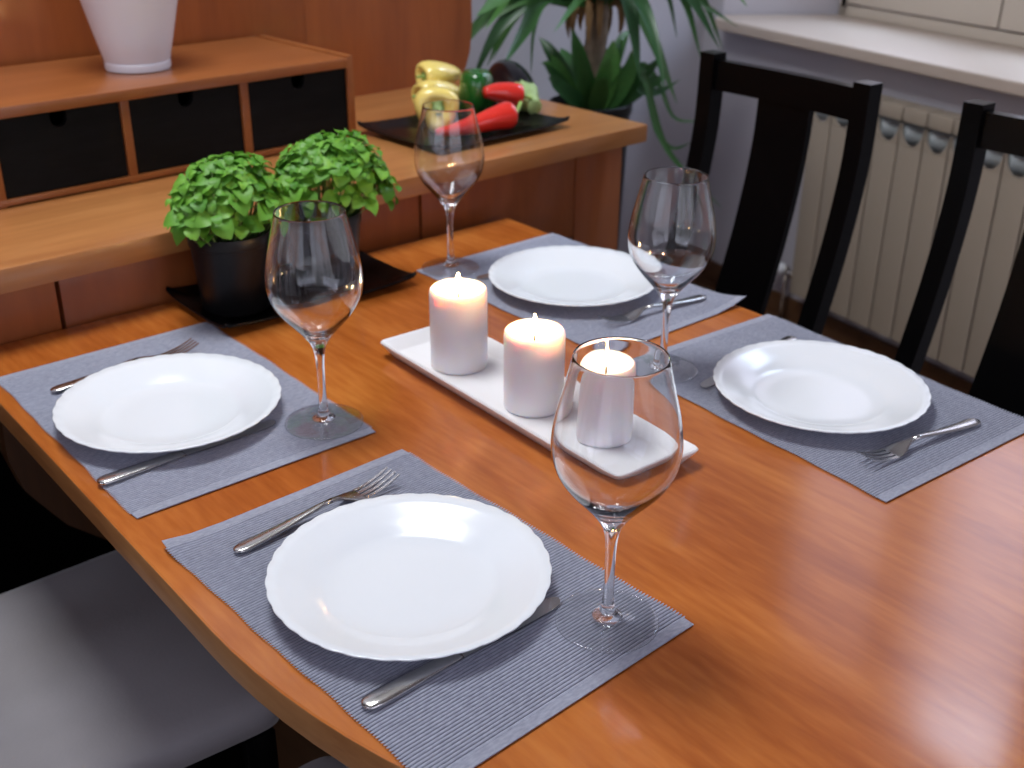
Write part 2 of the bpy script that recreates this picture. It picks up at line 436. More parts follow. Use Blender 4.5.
# radiator under the sill
rad = thing('radiator', 'cream sectional panel radiator under the window sill', 'radiator'); rad.matrix_world = WM
RZ0, RZ1, P = T-.627, T+.002, .082
for k in range(-8, 4):
    a = .01 + P*k; b_ = a+P
    bm = bmesh.new()
    # flat front panel with rounded long edges, top pocket and head
    add_box(bm,a+.0022,b_-.0022,-.010,0,RZ0,RZ1-.100,.004)
    add_box(bm,a+.030,b_-.030,-.070,-.009,RZ0+.02,RZ1-.115)                # spine behind
    # curved hood: lofted strip from the front panel top, back over the vent to the header
    prof = [(0,RZ1-.100),(-.002,RZ1-.092),(-.014,RZ1-.083),(-.026,RZ1-.080)]
    hood = []
    for t in range(9):
        f = t/8; x = a+.004+(P-.008)*f
        d = -.012*(1-abs(2*f-1)**2.2)
        hood.append([(x,y,z+d) for y,z in ((0,RZ1-.055),(0,RZ1-.098),(-.008,RZ1-.098),(-.008,RZ1-.060))])
    # scalloped lip between head and front panel
    lip = []
    for t in range(13):
        f = t/12; x = a+.0025+(P-.005)*f
        cut = .054*sqrt(max(0,1-(2*f-1)**2))
        lip.append([(x,0,RZ1-.101),(x,0,RZ1-.044-cut),(x,-.008,RZ1-.044-cut),(x,-.008,RZ1-.101)])
    add_loops(bm, lip, True, True, True)
    add_box(bm,a+.0018,b_-.0018,-.070,-.001,RZ1-.040,RZ1,.007)
    o = obj('section', bm, M['rad'], rad, auto=35)
    bm = bmesh.new()
    for t in range(7):
        x0 = a+.006+(P-.012)*t/6
    lp = []
    for t in range(9):
        f = t/8; x = a+.004+(P-.008)*f; d = .016*(1-(2*f-1)**2)
        lp.append([(x,-.014-d,RZ1-.047),(x,-.010-d,RZ1-.099),(x,-.014-d,RZ1-.099),(x,-.018-d,RZ1-.047)])
    add_loops(bm, lp, True, True, True)
    obj('vent_fin', bm, M['radgap'], o)
bm = bmesh.new()
add_tube(bm, [(.345,-.035,RZ0+.04),(.375,-.035,RZ0+.04),(.40,-.035,RZ0+.045)], [.012,.012,.013], 14)
add_tube(bm, [(.395,-.035,RZ0+.06),(.395,-.035,.0)], .009, 12)
obj('valve', bm, M['brass'], rad)
bm = bmesh.new(); add_tube(bm, [(.40,-.035,RZ0+.045),(.405,-.028,RZ0+.05),(.415,-.02,RZ0+.052),(.455,-.02,RZ0+.052)], [.014,.018,.019,.017], 16)
obj('valve_knob', bm, M['ceramic'], rad)

# ------------------------------------------------------------------ table
tab = thing('dining_table', 'glossy orange-brown wooden dining table with rounded end, carrying the four place settings', 'table', (.4905,0,0))
HW, YB, YN, LE = .4845, .607, -.15, .64
def side(y, inset=0):
    hw = HW-inset
    if y >= YN: return hw
    d = min(1,(YN-y)/(LE-inset)); return hw*sqrt(max(0,1-d**2))
out = []
ys = [YB-.001, .4,.2,0,-.1,YN] + [YN-LE*sin(pi/2*i/26) for i in range(1,26)]
right = [(side(y), y) for y in ys]; left = [(-side(y), y) for y in ys]
outline = left + [(0, YN-LE)] + right[::-1]
def slant(p): return (p[0], p[1]+(.010*p[0] if p[1] > .5 else 0))
outline = [slant(p) for p in outline]
bm = bmesh.new()
def shrink(o, k):
    return [(x*(1-k/HW), (y-k) if y > .5 else (y if y > YN else YN+(y-YN)*(1-k/LE))) for x,y in o]
loops = [[(x,y,z) for x,y in shrink(outline,k)] for k,z in ((.003,T-.034),(0,T-.031),(0,T-.0028),(.0008,T-.0008),(.0028,T))]
add_loops(bm, loops, True, True, True)
top = obj('tabletop', bm, [M['table'], M['table_edge']], tab, auto=28)
for f in top.data.polygons:
    if abs(f.normal.z) < .6: f.material_index = 1
    if abs(f.normal.z) > .99: f.use_smooth = False
bm = bmesh.new()
add_box(bm,-.36,.36,.44,.462,T-.11,T-.0345,.003); add_box(bm,-.36,.36,-.46,-.438,T-.11,T-.0345,.003)
add_box(bm,-.36,-.338,-.438,.44,T-.11,T-.0345,.003); add_box(bm,.338,.36,-.438,.44,T-.11,T-.0345,.003)
obj('apron', bm, M['leg_wood'], tab, auto=30)
for y in (.52,-.52):
    # trestle end: wide under the top, sweeping in to a narrow waist, spreading into a foot
    tabx = [(0.0345,.465),(.12,.470),(.18,.455),(.25,.410),(.31,.345),(.37,.27),(.44,.19),(.52,.15),(.62,.16),(.68,.24),(.72,.34),(T,.36)]
    if y < 0: tabx = [(a, b*.62) for a,b in tabx]
    pts = [lerp_table(tabx, .0345+(T-.0345)*i/40) for i in range(41)]
    zs = [T-.0345-(T-.0345)*i/40 for i in range(41)]
    bm = bmesh.new()
    add_loops(bm, [[(-p[0],y-.018,z),(p[0],y-.018,z),(p[0],y+.018,z),(-p[0],y+.018,z)] for p,z in zip(pts,zs)], True, True, True)
    obj('leg', bm, M['leg_wood'], tab, auto=35)
obj('stretcher', box(-.02,.02,-.502,.502,.20,.29,bev=.004), M['leg_wood'], tab, auto=30)

# ------------------------------------------------------------------ placemats
def mat_mesh(curls, seed):
    rnd = random.Random(seed)
    W, D, n = .430, .296, 118
    p = W/n
    per = 6
    bm = bmesh.new()
    xs = [-1,-.992,-.95,-.8,-.55,-.3,0,.3,.55,.8,.95,.992,1]
    ph = [rnd.uniform(0,6.3) for _ in range(6)]
    def pt(fx, v):
        y = -W/2+v
        s = abs(sin(pi*v/p))
        hem = min(v, W-v) < .011
        edge = .0050*(s-.5) if abs(fx) == 1 and not hem else 0
        hw = D/2 + edge*1.0 + .0008*sin(v*31+ph[0])+.0006*sin(v*83+ph[1])
        x = fx*hw
        z = .0009 + (.0018*s**.55 if not hem else .0014)
        if abs(fx) > .985: z -= .0004
        for cx, cy, h, rad_ in curls:
            d = hypot((fx-cx)*D/2, (v/W*2-1-cy)*W/2)
            if d < rad_: z += h*(1-d/rad_)**1.6
        return x, y, z
    N = n*per
    grid = []
    for j in range(N+1):
        v = W*j/N
        grid.append([bm.verts.new(pt(fx,v)) for fx in xs])
    for j in range(N):
        for i in range(len(xs)-1):
            bm.faces.new((grid[j][i],grid[j][i+1],grid[j+1][i+1],grid[j+1][i]))
    # underside
    low = []
    for j in range(0,N+1,per):
        row = []
        for i, fx in enumerate(xs):
            c = grid[j][i].co; x,y,z = pt(fx, W*j/N)
            row.append(bm.verts.new((c.x,c.y,z-.0010)))
        low.append(row)
    for j in range(len(low)-1):
        for i in range(len(xs)-1):
            bm.faces.new((low[j][i],low[j+1][i],low[j+1][i+1],low[j][i+1]))
    for j in range(len(low)-1):
        for i in (0,len(xs)-1):
            bm.faces.new([low[j][i]]+[grid[j*per+q][i] for q in range(per+1)]+[low[j+1][i]])
    for i in range(len(xs)-1):
        bm.faces.new((low[0][i],low[0][i+1],grid[0][i+1],grid[0][i]))
        bm.faces.new((low[-1][i],low[-1][i+1],grid[-1][i+1],grid[-1][i]))
    return bm
G = 'ribbed blue-grey placemats on the dining table'
for (x,y,r,curls,lab,seed) in (
    (.1871,-.2118,.0492,[(-1,1,.007,.05)],'blue-grey ribbed placemat nearest the camera, lower left corner cut off by the frame edge',1),
    (.1743,.2776,.0133,[],'blue-grey ribbed placemat beside the basil pots, overhanging the table near the sideboard',2),
    (.8318,.2695,.0202,[(1,-1,.012,.06)],'blue-grey ribbed placemat farthest from the camera, behind the row of candles',3),
    (.8204,-.1991,-.0476,[(1,.3,-.0,.03)],'blue-grey ribbed placemat on the window side, nearest the camera of that side',4)):
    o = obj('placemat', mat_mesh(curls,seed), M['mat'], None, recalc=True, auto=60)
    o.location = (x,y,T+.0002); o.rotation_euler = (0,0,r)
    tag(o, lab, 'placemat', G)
MZ = T+.0029

# ------------------------------------------------------------------ plates
def plate_mesh():
    ns = 34; n = ns*8
    prof = [(.001,.0022),(.055,.0022),(.076,.0026),(.084,.0052),(.090,.0085),(.104,.0128),(.120,.0180),(.1315,.0222),(.1325,.0214),
            (.1318,.0202),(.118,.0152),(.102,.0100),(.090,.0052),(.082,.0010),(.079,.0),(.074,.0),(.072,.0008),(.001,.0008)]
    def mod(k, t, r, z):
        f = max(0,(r-.088)/(.1325-.088))
        s = abs(cos(ns*t/2+.9*f))
        return r*(1-.010*(1-s)*f**2.2), z+.0004*(s-.5)*f**1.5*(1 if k < 9 else .4)
    bm = bmesh.new(); add_lathe(bm, prof, n, cap0=True, cap1=True, mod=mod)
    return bm
plabs = ['white scalloped dinner plate in the foreground, next to the nearest wine glass',
         'white scalloped dinner plate in front of the basil pots',
         'white scalloped dinner plate farthest from the camera, behind the candles',
         'white scalloped dinner plate on the window side, in front of the second black chair']
pl = None
for (x,y),lab,r in zip(((.1795,-.2142),(.1557,.2534),(.826,.2685),(.806,-.2095)), plabs, (.1,.9,1.7,2.6)):
    if pl is None:
        pl = obj('dinner_plate', plate_mesh(), M['ceramic'])
    else:
        pl = pl.copy(); link(pl)
    pl.location = (x,y,MZ); pl.rotation_euler = (0,0,r)
    tag(pl, lab, 'plate', 'white scalloped dinner plates')

# ------------------------------------------------------------------ cutlery
def strip(bm, rows):
    """rows: (s, half width, z, half thickness) along +x, rounded cross-section"""
    loops = []
    for s,w,z,t in rows:
        l = []
        for i in range(12):
            a = 2*pi*i/12
            cx, cy = cos(a), sin(a)
            l.append((s, w*math.copysign(abs(cx)**.6,cx), z+t*math.copysign(abs(cy)**.8,cy)))
        loops.append(l)
    add_loops(bm, loops, True, True, True)

def fork_proto():
    t = thing('fork','x','fork')
    bm = bmesh.new()
    strip(bm, [(0,.001,.004,.0008),(.0015,.0045,.004,.0016),(.005,.0072,.004,.0020),(.012,.0086,.0042,.0021),(.030,.0080,.0048,.0021),(.060,.0062,.0066,.0021),(.085,.0046,.0092,.0021),(.105,.0034,.0115,.0022),(.118,.0033,.0118,.0022)])
    obj('handle', bm, M['steel'], t)
    bm = bmesh.new()
    strip(bm, [(.1175,.0033,.0118,.0021),(.126,.0042,.0108,.0019),(.133,.0075,.0088,.0014),(.140,.0108,.0066,.0011),(.147,.0121,.0046,.0010),(.154,.0124,.0034,.0009)])
    for k in range(4):
        yc = -.0102+.0068*k
        rows = []
        for q in range(10):
            f = q/9; s = .1535+.0465*f
            z = .0034+.0105*f**1.9
            w = .0022*(1-.45*f)
            rows.append([(s,yc-w,z-.0008),(s,yc+w,z-.0008),(s,yc+w,z+.0008),(s,yc-w,z+.0008)])
        add_loops(bm, rows, True, True, True)
    obj('tines', bm, M['steel'], t, auto=50)
    return t
def knife_proto():
    t = thing('knife','x','knife')
    bm = bmesh.new()
    strip(bm, [(0,.002,.0036,.001),(.0015,.0058,.0036,.0022),(.005,.0085,.0036,.0027),(.014,.0094,.0036,.0028),(.045,.0088,.0034,.0027),(.080,.0076,.0032,.0025),(.096,.0070,.0030,.0022),(.101,.0066,.0027,.0018)])
    obj('handle', bm, M['steel'], t)
    bm = bmesh.new()
    top = [(.1005,-.0062),(.115,-.0072),(.150,-.0085),(.185,-.0092),(.205,-.0088),(.214,-.0070),(.219,-.0030),(.220,.001),(.217,.0052),(.205,.0068),(.18,.0071),(.14,.0070),(.1005,.0062)]
    add_prism(bm, top, .0014, .0030)
    obj('blade', bm, M['steel'], t, auto=40)
    return t
fk = fork_proto(); kn = knife_proto()
fork_at = [((.076,-.063),(.284,-.045),'steel fork beside the foreground plate, handle towards the grey seat'),
           ((.063,.400),(.272,.410),'steel fork half hidden behind the plate by the basil pots'),
           ((.950,.108),(.762,.124),'steel fork in front of the farthest plate, by the stem of the window-side wine glass'),
           ((.902,-.372),(.708,-.347),'shiny steel fork to the right of the plate in front of the second black chair')]
knife_at = [((.054,-.327),(.286,-.317),'steel knife beside the foreground plate, blade tip by the nearest glass foot'),
            ((.023,.147),(.26,.157),'steel knife on the near side of the plate by the basil pots'),
            ((.945,.36),(.737,.384),'steel knife behind the farthest plate, only the blade tip showing by the glass foot'),
            ((.93,-.075),(.708,-.1005),'steel knife tucked under the window-side plate, only its tip showing')]
for src, lst, grp in ((fk,fork_at,'steel forks'),(kn,knife_at,'steel knives')):
    for i,(a,b_,lab) in enumerate(lst):
        rz = atan2(b_[1]-a[1], b_[0]-a[0])
        if i == 0:
            o = src; o.location = (a[0],a[1],MZ); o.rotation_euler = (0,0,rz); o['label'] = lab; o['group'] = grp
        else:
            o = dup(src, (a[0],a[1],MZ), rz, lab)

# ------------------------------------------------------------------ wine glasses
def glass_proto():
    t = thing('wine_glass','x','wine glass')
    n = 72
    # three open shells meeting at shared rings: together one closed glass body
    foot = [(.0001,.0),(.030,.0),(.0455,.0003),(.0462,.0010),(.0458,.0018),(.040,.0026),(.025,.0040),(.014,.0060)]
    stem = [(.0138,.0061),(.0100,.0082),(.0075,.0115),(.0062,.0160),(.0051,.0250),(.0046,.0400),(.0046,.0600),(.0050,.0780),(.0060,.0900),(.0080,.0990)]
    outer = [(.0080,.0990),(.0118,.1060),(.0190,.1160),(.0285,.1270),(.0385,.1385),(.0465,.1500),(.0520,.1620),(.0545,.1740),(.0549,.1840),(.0538,.1960),(.0512,.2110),(.0475,.2260),(.0435,.2420),(.0405,.2550),(.0393,.2610)]
    inner = [(.0389,.2618),(.0384,.2612),(.0394,.2550),(.0424,.2420),(.0464,.2260),(.0501,.2110),(.0527,.1960),(.0538,.1840),(.0533,.1740),(.0506,.1620),(.0449,.1505),(.0365,.1395),(.0262,.1288),(.0160,.1195),(.0075,.1140),(.0001,.1122)]
    def dense(pr, m):
        P = [(r,0,z) for r,z in pr]
        return [(max(q.x,.0001),q.z) for q in spline(P, m)]
    obj('foot', lathe(dense(foot,24), n, cap0=True), M['thin'], t, recalc=False)
    obj('stem', lathe(dense(stem,30), n, cap0=True), M['glass'], t, recalc=False)
    obj('bowl', lathe(dense(outer+inner,84), n, cap1=True), M['glass'], t, recalc=False)
    return t
gl = glass_proto()
gat = [((.2878,-.367,0),'clear wine glass nearest the camera, standing at the corner of the foreground placemat'),
       ((.2898,.1222,0),'clear wine glass in front of the basil pots, beside the left plate'),
       ((.728,.4551,0),'clear wine glass farthest from the camera, in front of the vegetable plate'),
       ((.7146,-.0278,0),'clear wine glass on the window side, between the two plates there')]
for i,((x,y,z),lab) in enumerate(gat):
    if i == 0: gl.location = (x,y,MZ); gl['label'] = lab; gl['group'] = 'clear wine glasses'
    else: dup(gl, (x,y,MZ), .3*i, lab)

# ------------------------------------------------------------------ candle tray and candles
def dish(hw, hd, h, inset, r, wall=.004, dz=0.0, base=.005, foot=None):
    bm = bmesh.new()
    f = inset if foot is None else foot
    loops = [rrect(hw-f-.004,hd-f-.004,r,0), rrect(hw-f,hd-f,r,.0012), rrect(hw-.001,hd-.001,r,h-.004,dz=dz), rrect(hw,hd,r,h-.0018,dz=dz), rrect(hw-.0012,hd-.0012,r,h,dz=dz),
             rrect(hw-wall,hd-wall,r,h-.0006,dz=dz), rrect(hw-inset,hd-inset,r,base+.002), rrect(hw-inset-.004,hd-inset-.004,r,base)]
    add_loops(bm, loops, True, True, True)
    return bm
o = obj('candle_tray', dish(.0635,.2355,.022,.013,.008), M['tray'], auto=50)
o.location = (.5085,.0095,T+.0003); o.rotation_euler = (0,0,radians(-1.2))
tag(o, 'long white rectangular ceramic tray holding three lit candles', 'tray')
def candle(h, r):
    t = thing('pillar_candle','x','candle')
    pr = [(.0005,0),(r-.003,0),(r-.0008,.001),(r,.004),(r,.03),(r,.06),(r,h-.008),(r-.0007,h-.0025),(r-.003,h),(r-.0055,h-.0012),(r-.008,h-.008),(r-.013,h-.0135),(.010,h-.0155),(.0005,h-.0155)]
    obj('wax_body', lathe(pr,64,cap0=True,cap1=True), M['wax'], t, auto=60)
    w = obj('wick', tube([(0,0,h-.016),(.0003,0,h-.010),(.0015,.0006,h-.003)], [.0012,.0011,.0009], 8), M['wick'], t)
    fp = [(0.0002,h-.0055),(.0022,h-.0035),(.0036,h+.0005),(.0038,h+.004),(.0029,h+.0095),(.0016,h+.015),(.0004,h+.020)]
    obj('flame', lathe(fp,16,cap0=True,cap1=True), M['flame'], t)
    return t
cz = T+.0054
for (x,y,h,r,lab) in ((.512,.148,.108,.0375,'lit white pillar candle at the far end of the tray, closest to the basil pots'),
                      (.511,-.004,.101,.0370,'lit white pillar candle in the middle of the row on the tray'),
                      (.518,-.119,.099,.0355,'lit white pillar candle seen through the nearest wine glass')):
    c = candle(h, r); c.location = (x,y,cz); c['label'] = lab; c['group'] = 'lit pillar candles on the white tray'

# ------------------------------------------------------------------ sideboard
CA = radians(2.5)
side_b = thing('sideboard', 'reddish wooden sideboard with thick counter and tall back panel behind the table', 'sideboard', (.074,.563,0), CA)
CZ = T+.118; CB = T+.083
# local frame: x along the counter front, y back
def cabx(x): return x-.074
pf = .042        # front panels sit back under the counter edge
cr_, cl_ = 1.268, -1.25
obj('counter', box(cl_,cr_,0,.605,CB,CZ,bev=.004), M['counter'], side_b, auto=40)
SH = .68                       # the fronts end here; below is an open recess between the end panels
bm = bmesh.new()
add_box(bm,cl_+.02,1.240,pf+.020,.60,SH,CB-.0005); add_box(bm,cl_+.02,1.240,.595,.60,0,SH)
add_box(bm,cl_+.02,cl_+.05,pf+.020,.57,0,SH); add_box(bm,1.205,1.240,pf+.020,.57,0,SH); add_box(bm,.60,.63,pf+.05,.57,0,SH)
obj('carcass', bm, M['cab'], side_b, smooth=False)
bm = bmesh.new()
add_box(bm,cl_+.0505,.5995,.575,.594,0,SH-.0005); add_box(bm,.6305,1.2045,.575,.594,0,SH-.0005)
obj('recess_lining', bm, M['black'], side_b, smooth=False)
for a,b_ in ((-1.20,-.569),(-.563,.081),(.087,.724),(.730,1.108)):
    d = obj('door', box(a,b_,pf,pf+.0195,SH-.02,CB-.004,bev=.0015), M['cab'], side_b, auto=30)
obj('end_stile', box(1.110,1.2405,pf-.001,pf+.0195,.0,CB-.001,bev=.0015), M['cab'], side_b, auto=30)
# back panel of upright boards; the free end is cut in a soft curve
PT = T+.95
for a,b_ in ((-1.2,.14),(.1405,.86)):
    obj('back_panel', box(a,b_,.582,.602,CZ,PT,bev=.001), M['cab'], side_b, auto=30)
bm = bmesh.new()
cur = [(1.268,0),(1.285,.025),(1.298,.06),(1.305,.12),(1.302,.22),(1.282,.36),(1.22,.50),(1.15,.63),(1.05,.74),(.94,.83)]
pts = [(.8605,0)]+cur+[(.8605,.83)]
a = [bm.verts.new((x,.582,CZ+z)) for x,z in pts]; b2 = [bm.verts.new((x,.602,CZ+z)) for x,z in pts]
bm.faces.new(a); bm.faces.new(b2[::-1])
for i in range(len(a)): bm.faces.new((a[i],b2[i],b2[(i+1)%len(a)],a[(i+1)%len(a)]))
obj('back_panel', bm, M['cab'], side_b, smooth=False)

# drawer box standing on the counter
hut = thing('drawer_box', 'low wooden drawer box with three black drawers standing on the sideboard counter', 'drawer unit', (.155,.826,CZ), radians(3.3))
HX = [(0,.016),(.215,.229),(.430,.445),(.650,.664)]
HT = .152; HD = .305
bm = bmesh.new()
for i,(a,b_) in enumerate(HX):
    add_box(bm,a,b_,.0,HD-.01,.0005,(HT-.018) if i < 3 else HT+.002,.0012)
add_box(bm,.0,.664,-.001,HD-.01,.0030,.0125,.001)
add_box(bm,.0,.664,HD-.02,HD-.011,.002,HT-.019)
obj('case', bm, M['cab_x'], hut, auto=30)
obj('top_board', box(-.03,.6475,-.008,HD,HT-.0175,HT,bev=.003), M['cab_x'], hut, auto=30)
for k in range(3):
    x0 = HX[k][1]+.0015; x1 = HX[k+1][0]-.0015
    z0, z1 = .0138, HT-.020
    xc = (x0+x1)/2
    bm = bmesh.new()
    # front board with a thumb notch in its upper edge
    col = [(x0,z1),(xc-.0135,z1)]+[(xc-.0135*cos(pi*i/12),z1-.010-.0135*sin(pi*i/12)) for i in range(13)]+[(xc+.0135,z1),(x1,z1)]
    add_loops(bm, [[(x,.004,z0),(x,.004,z),(x,.016,z),(x,.016,z0)] for x,z in col], True, True, True)
    add_box(bm,x0+.002,x0+.010,.016,HD-.03,z0,z1-.004); add_box(bm,x1-.010,x1-.002,.016,HD-.03,z0,z1-.004)
    add_box(bm,x0+.01,x1-.01,.016,HD-.03,z0,z0+.006); add_box(bm,x0+.01,x1-.01,HD-.038,HD-.03,z0,z1-.004)
    obj('drawer', bm, M['drawer'], hut, smooth=False)

# white pot on the drawer box
hz = CZ+HT
wp = obj('white_planter', lathe([(.0005,0),(.049,0),(.0535,.0012),(.0545,.004),(.0545,.013),(.0532,.0145),(.0532,.0155),(.0548,.018),(.064,.055),(.0735,.095),(.083,.135),(.092,.172),(.0955,.190),(.0965,.197),(.093,.198),(.090,.185),(.080,.13),(.062,.05),(.05,.012),(.0005,.010)],72,cap0=True,cap1=True), M['whitepot'], auto=40)
wp.location = (.466,.985,hz+.0002); tag(wp, 'tapered white planter standing on top of the drawer box', 'planter')

# ------------------------------------------------------------------ black plates
vp = obj('serving_plate', dish(.168,.122,.013,.030,.006,wall=.003,dz=.010,base=.005,foot=.034), M['blackglaze'], auto=50)
vp.location = (1.022,.800,CZ+.0003); vp.rotation_euler = (0,0,radians(4))
tag(vp, 'black rectangular plate holding vegetables on the sideboard counter', 'plate', 'black serving plates')
bp_ = vp.copy(); link(bp_); bp_.location = (.478,.520,T+.0003); bp_.rotation_euler = (0,0,radians(.8)); bp_.scale = (.985,.77,1)
tag(bp_, 'black rectangular plate under the two basil pots on the table', 'plate', 'black serving plates')

# ------------------------------------------------------------------ basil
def add_leaf(bm, p, d, nrm, ln, wd, cup=.25, rows=7):
    """one ovate leaf: base p, pointing along d, facing nrm"""
    d = d.normalized(); s = d.cross(nrm).normalized(); u = s.cross(d).normalized()
    prev = None
    for i in range(rows+1):
        f = i/rows
        w = wd*(sin(pi*min(1,f**.84))**.55)*.5 if 0 < i < rows else wd*.04
        c = p + d*(ln*f) + u*(ln*(.22*sin(pi*f*.8)-.25*f*f))
        l = bm.verts.new(c - s*w + u*(w*cup)); m_ = bm.verts.new(c - u*(w*.12)); r = bm.verts.new(c + s*w + u*(w*cup))
        if prev:
            bm.faces.new((prev[0],prev[1],m_,l)); bm.faces.new((prev[1],prev[2],r,m_))
        prev = (l,m_,r)

def basil(name, loc, label, seed, ext, count, height):
    rnd = random.Random(seed)
    t = thing(name, label, 'potted plant', loc, 0, 'potted basil plants on the black plate')
    hp = .118
    pr = [(.0005,0),(.046,0),(.0485,.002),(.049,.006),(.050,.0075),(.0545,.060),(.0580,.100),(.0598,.101),(.0602,.104),(.0607,.1155),(.0598,.1180),(.0580,.1175),(.0570,.105),(.0540,.095),(.0005,.095)]
    obj('pot', lathe(pr,56,cap0=True,cap1=True), M['blackplastic'], t, auto=40)
    obj('soil', lathe([(.055,.099),(.04,.103),(.02,.101),(.0005,.104)],28,cap1=True), M['soil'], t)
    sm = bmesh.new(); lf = bmesh.new()
    ex, ey, cx, cy = ext
    z0 = .146
    for k in range(count):
        # heads spread over a low dome; each carries two crossed leaf pairs
        a = rnd.uniform(0,2*pi); q = sqrt(rnd.random())
        hx, hy = cx+ex*q*cos(a), cy+ey*q*sin(a)
        hzz = z0 + height*(1-.80*q**3.2)*rnd.uniform(.66,1.0)
        if q > .8 and rnd.random() < .5: hzz -= rnd.uniform(.0,.035)
        base = Vector((hx*.42, hy*.42, .100)); head = Vector((hx,hy,hzz))
        mid = base.lerp(head,.55)+Vector((rnd.uniform(-.006,.006),rnd.uniform(-.006,.006),.008))
        add_tube(sm, [base,mid,head], [.0013,.0011,.0009], 5)
        out = Vector((cos(a)*q*1.0, sin(a)*q*1.0, .9)).normalized()
        az = rnd.uniform(0,pi)
        for lev, (sz, n_) in enumerate(((1.0,2),(.8,2),(.5,2))):
            for j in range(n_):
                ang = az + lev*pi/2 + j*pi + rnd.uniform(-.35,.35)
                s1 = out.orthogonal().normalized(); s2 = out.cross(s1)
                dd = (s1*cos(ang)+s2*sin(ang))*1.0 + out*rnd.uniform(-.25,.35)
                ln = rnd.uniform(.023,.034)*sz
                add_leaf(lf, head - out*(.012*(1-lev*.5)) + dd*.003, dd, out+Vector((rnd.uniform(-.2,.2),rnd.uniform(-.2,.2),.2)), ln, ln*rnd.uniform(.84,.98), rnd.uniform(.05,.25))
    # low leaves at the skirt
    for k in range(44):
        a = rnd.uniform(0,2*pi)
        p = Vector((cx*.7+ex*.75*cos(a), cy*.7+ey*.75*sin(a), rnd.uniform(.122,.155)))
        dd = Vector((cos(a),sin(a),rnd.uniform(-.6,.1))); ln = rnd.uniform(.012,.022)
        add_leaf(lf, p, dd, Vector((cos(a)*.5,sin(a)*.5,1)), ln, ln*.8, .25)
        add_tube(sm, [Vector((p.x*.6,p.y*.6,.100)), p], [.0009,.0007], 5)
    obj('stems', sm, M['stem'], t)
    obj('foliage', lf, M['basil'], t, recalc=False)
    return t
basil('potted_basil', (.380,.516,T+.0056), 'bushy green basil in a black pot on the left half of the black plate', 3, (.094,.062,-.008,-.020), 66, .082)
basil('potted_basil', (.530,.514,T+.0056), 'bushy green basil in a black pot, the one right behind the left wine glass', 11, (.096,.062,.014,-.016), 72, .092)

# ------------------------------------------------------------------ vegetables
VZ = CZ+.0056
def pepper_body(prof, lobes=3, depth=.08, n=48, bend=0.0, ph=0.0):
    L_ = prof[-1][1]
    def mod(k,t,r,z):
        f = z/L_
        return r*(1+depth*cos(lobes*t+ph)*(.35+.65*f)), z
    bm = bmesh.new(); add_lathe(bm, prof, n, cap0=True, cap1=True, mod=mod)
    if bend:
        for v in bm.verts: v.co.x += bend*(v.co.z/L_)**2
    return bm
def orient(o, base, axis, roll=0.0):
    q = Vector(axis).to_track_quat('Z','Y')
    o.rotation_mode = 'QUATERNION'; o.rotation_quaternion = q @ Matrix.Rotation(roll,4,'Z').to_quaternion(); o.location = base
def cap_stem(bm, r, z, h, bendx=.004):
    add_lathe(bm, [(.0005,z-.002),(r,z-.001),(r*.96,z+.002),(r*.55,z+.004),(.0045,z+.007)], 20)
    add_tube(bm, [(0,0,z+.004),(bendx*.3,0,z+h*.5),(bendx,0,z+h)], [.0045,.0036,.0042], 10)
yel = [(.0005,.0),(.007,.001),(.015,.006),(.024,.018),(.033,.038),(.039,.060),(.0415,.078),(.040,.092),(.034,.101),(.026,.1035),(.019,.099),(.012,.094),(.0005,.092)]
for base, axis, roll, lab, sc in (
    ((.985,.852,VZ+.045),(-.50,-.85,.06),.4,'pale yellow pepper facing the camera, stem end forward, behind the farthest wine glass',(1.02,1.02,.95)),
    ((1.110,.926,VZ+.034),(-.99,.08,.03),.9,'pale yellow pepper in the middle of the stack of three, lying sideways',(.80,.80,1.0)),
    ((1.148,.978,VZ+.060),(-.99,.04,.05),.2,'pale yellow pepper topmost of the stack of three',(.74,.74,.95))):
    t = thing('yellow_pepper', lab, 'pepper', base, 0, 'pale yellow peppers on the black plate')
    orient(t, base, axis, roll); t.scale = sc
    obj('body', pepper_body(yel,3,.07), M['yellow'], t)
    bm = bmesh.new(); cap_stem(bm,.013,.094,.020); obj('stem', bm, M['pstem'], t)
gp = [(.0005,.008),(.006,.005),(.014,.001),(.023,.001),(.030,.008),(.0335,.022),(.0345,.040),(.034,.056),(.030,.070),(.022,.077),(.013,.075),(.0005,.072)]
t = thing('green_pepper', 'dark green bell pepper between the yellow and the red peppers', 'pepper')
base = (1.100,.862,VZ+.090); orient(t, base, (.02,.03,-1), .6); t.scale = (.98,.98,1.1)
obj('body', pepper_body(gp,3,.13), M['green'], t)
bm = bmesh.new(); add_lathe(bm, [(.0005,.071),(.010,.0735),(.008,.076),(.0035,.078),(.0035,.081)],14,cap1=True); obj('stem', bm, M['pstem'], t)
def red_pepper(pts, radii, stem, label):
    t = thing('red_pepper', label, 'pepper', pts[0], 0, 'long red peppers on the black plate')
    P0 = Vector(pts[0])
    loc = [Vector(p)-P0 for p in pts]; m = 28
    sp = spline(loc, m); rr = [v.x for v in spline([(r,0,0) for r in radii], m)]
    bm = bmesh.new(); add_tube(bm, sp, [max(.0008,r) for r in rr], 28)
    obj('body', bm, M['red'], t)
    s = [Vector(p)-P0 for p in stem]
    bm = bmesh.new(); add_tube(bm, spline(s,8), [.0075,.0068,.005,.0042,.0038,.0036,.0036,.004,.0042], 10); obj('stem', bm, M['pstem'], t)
    return t
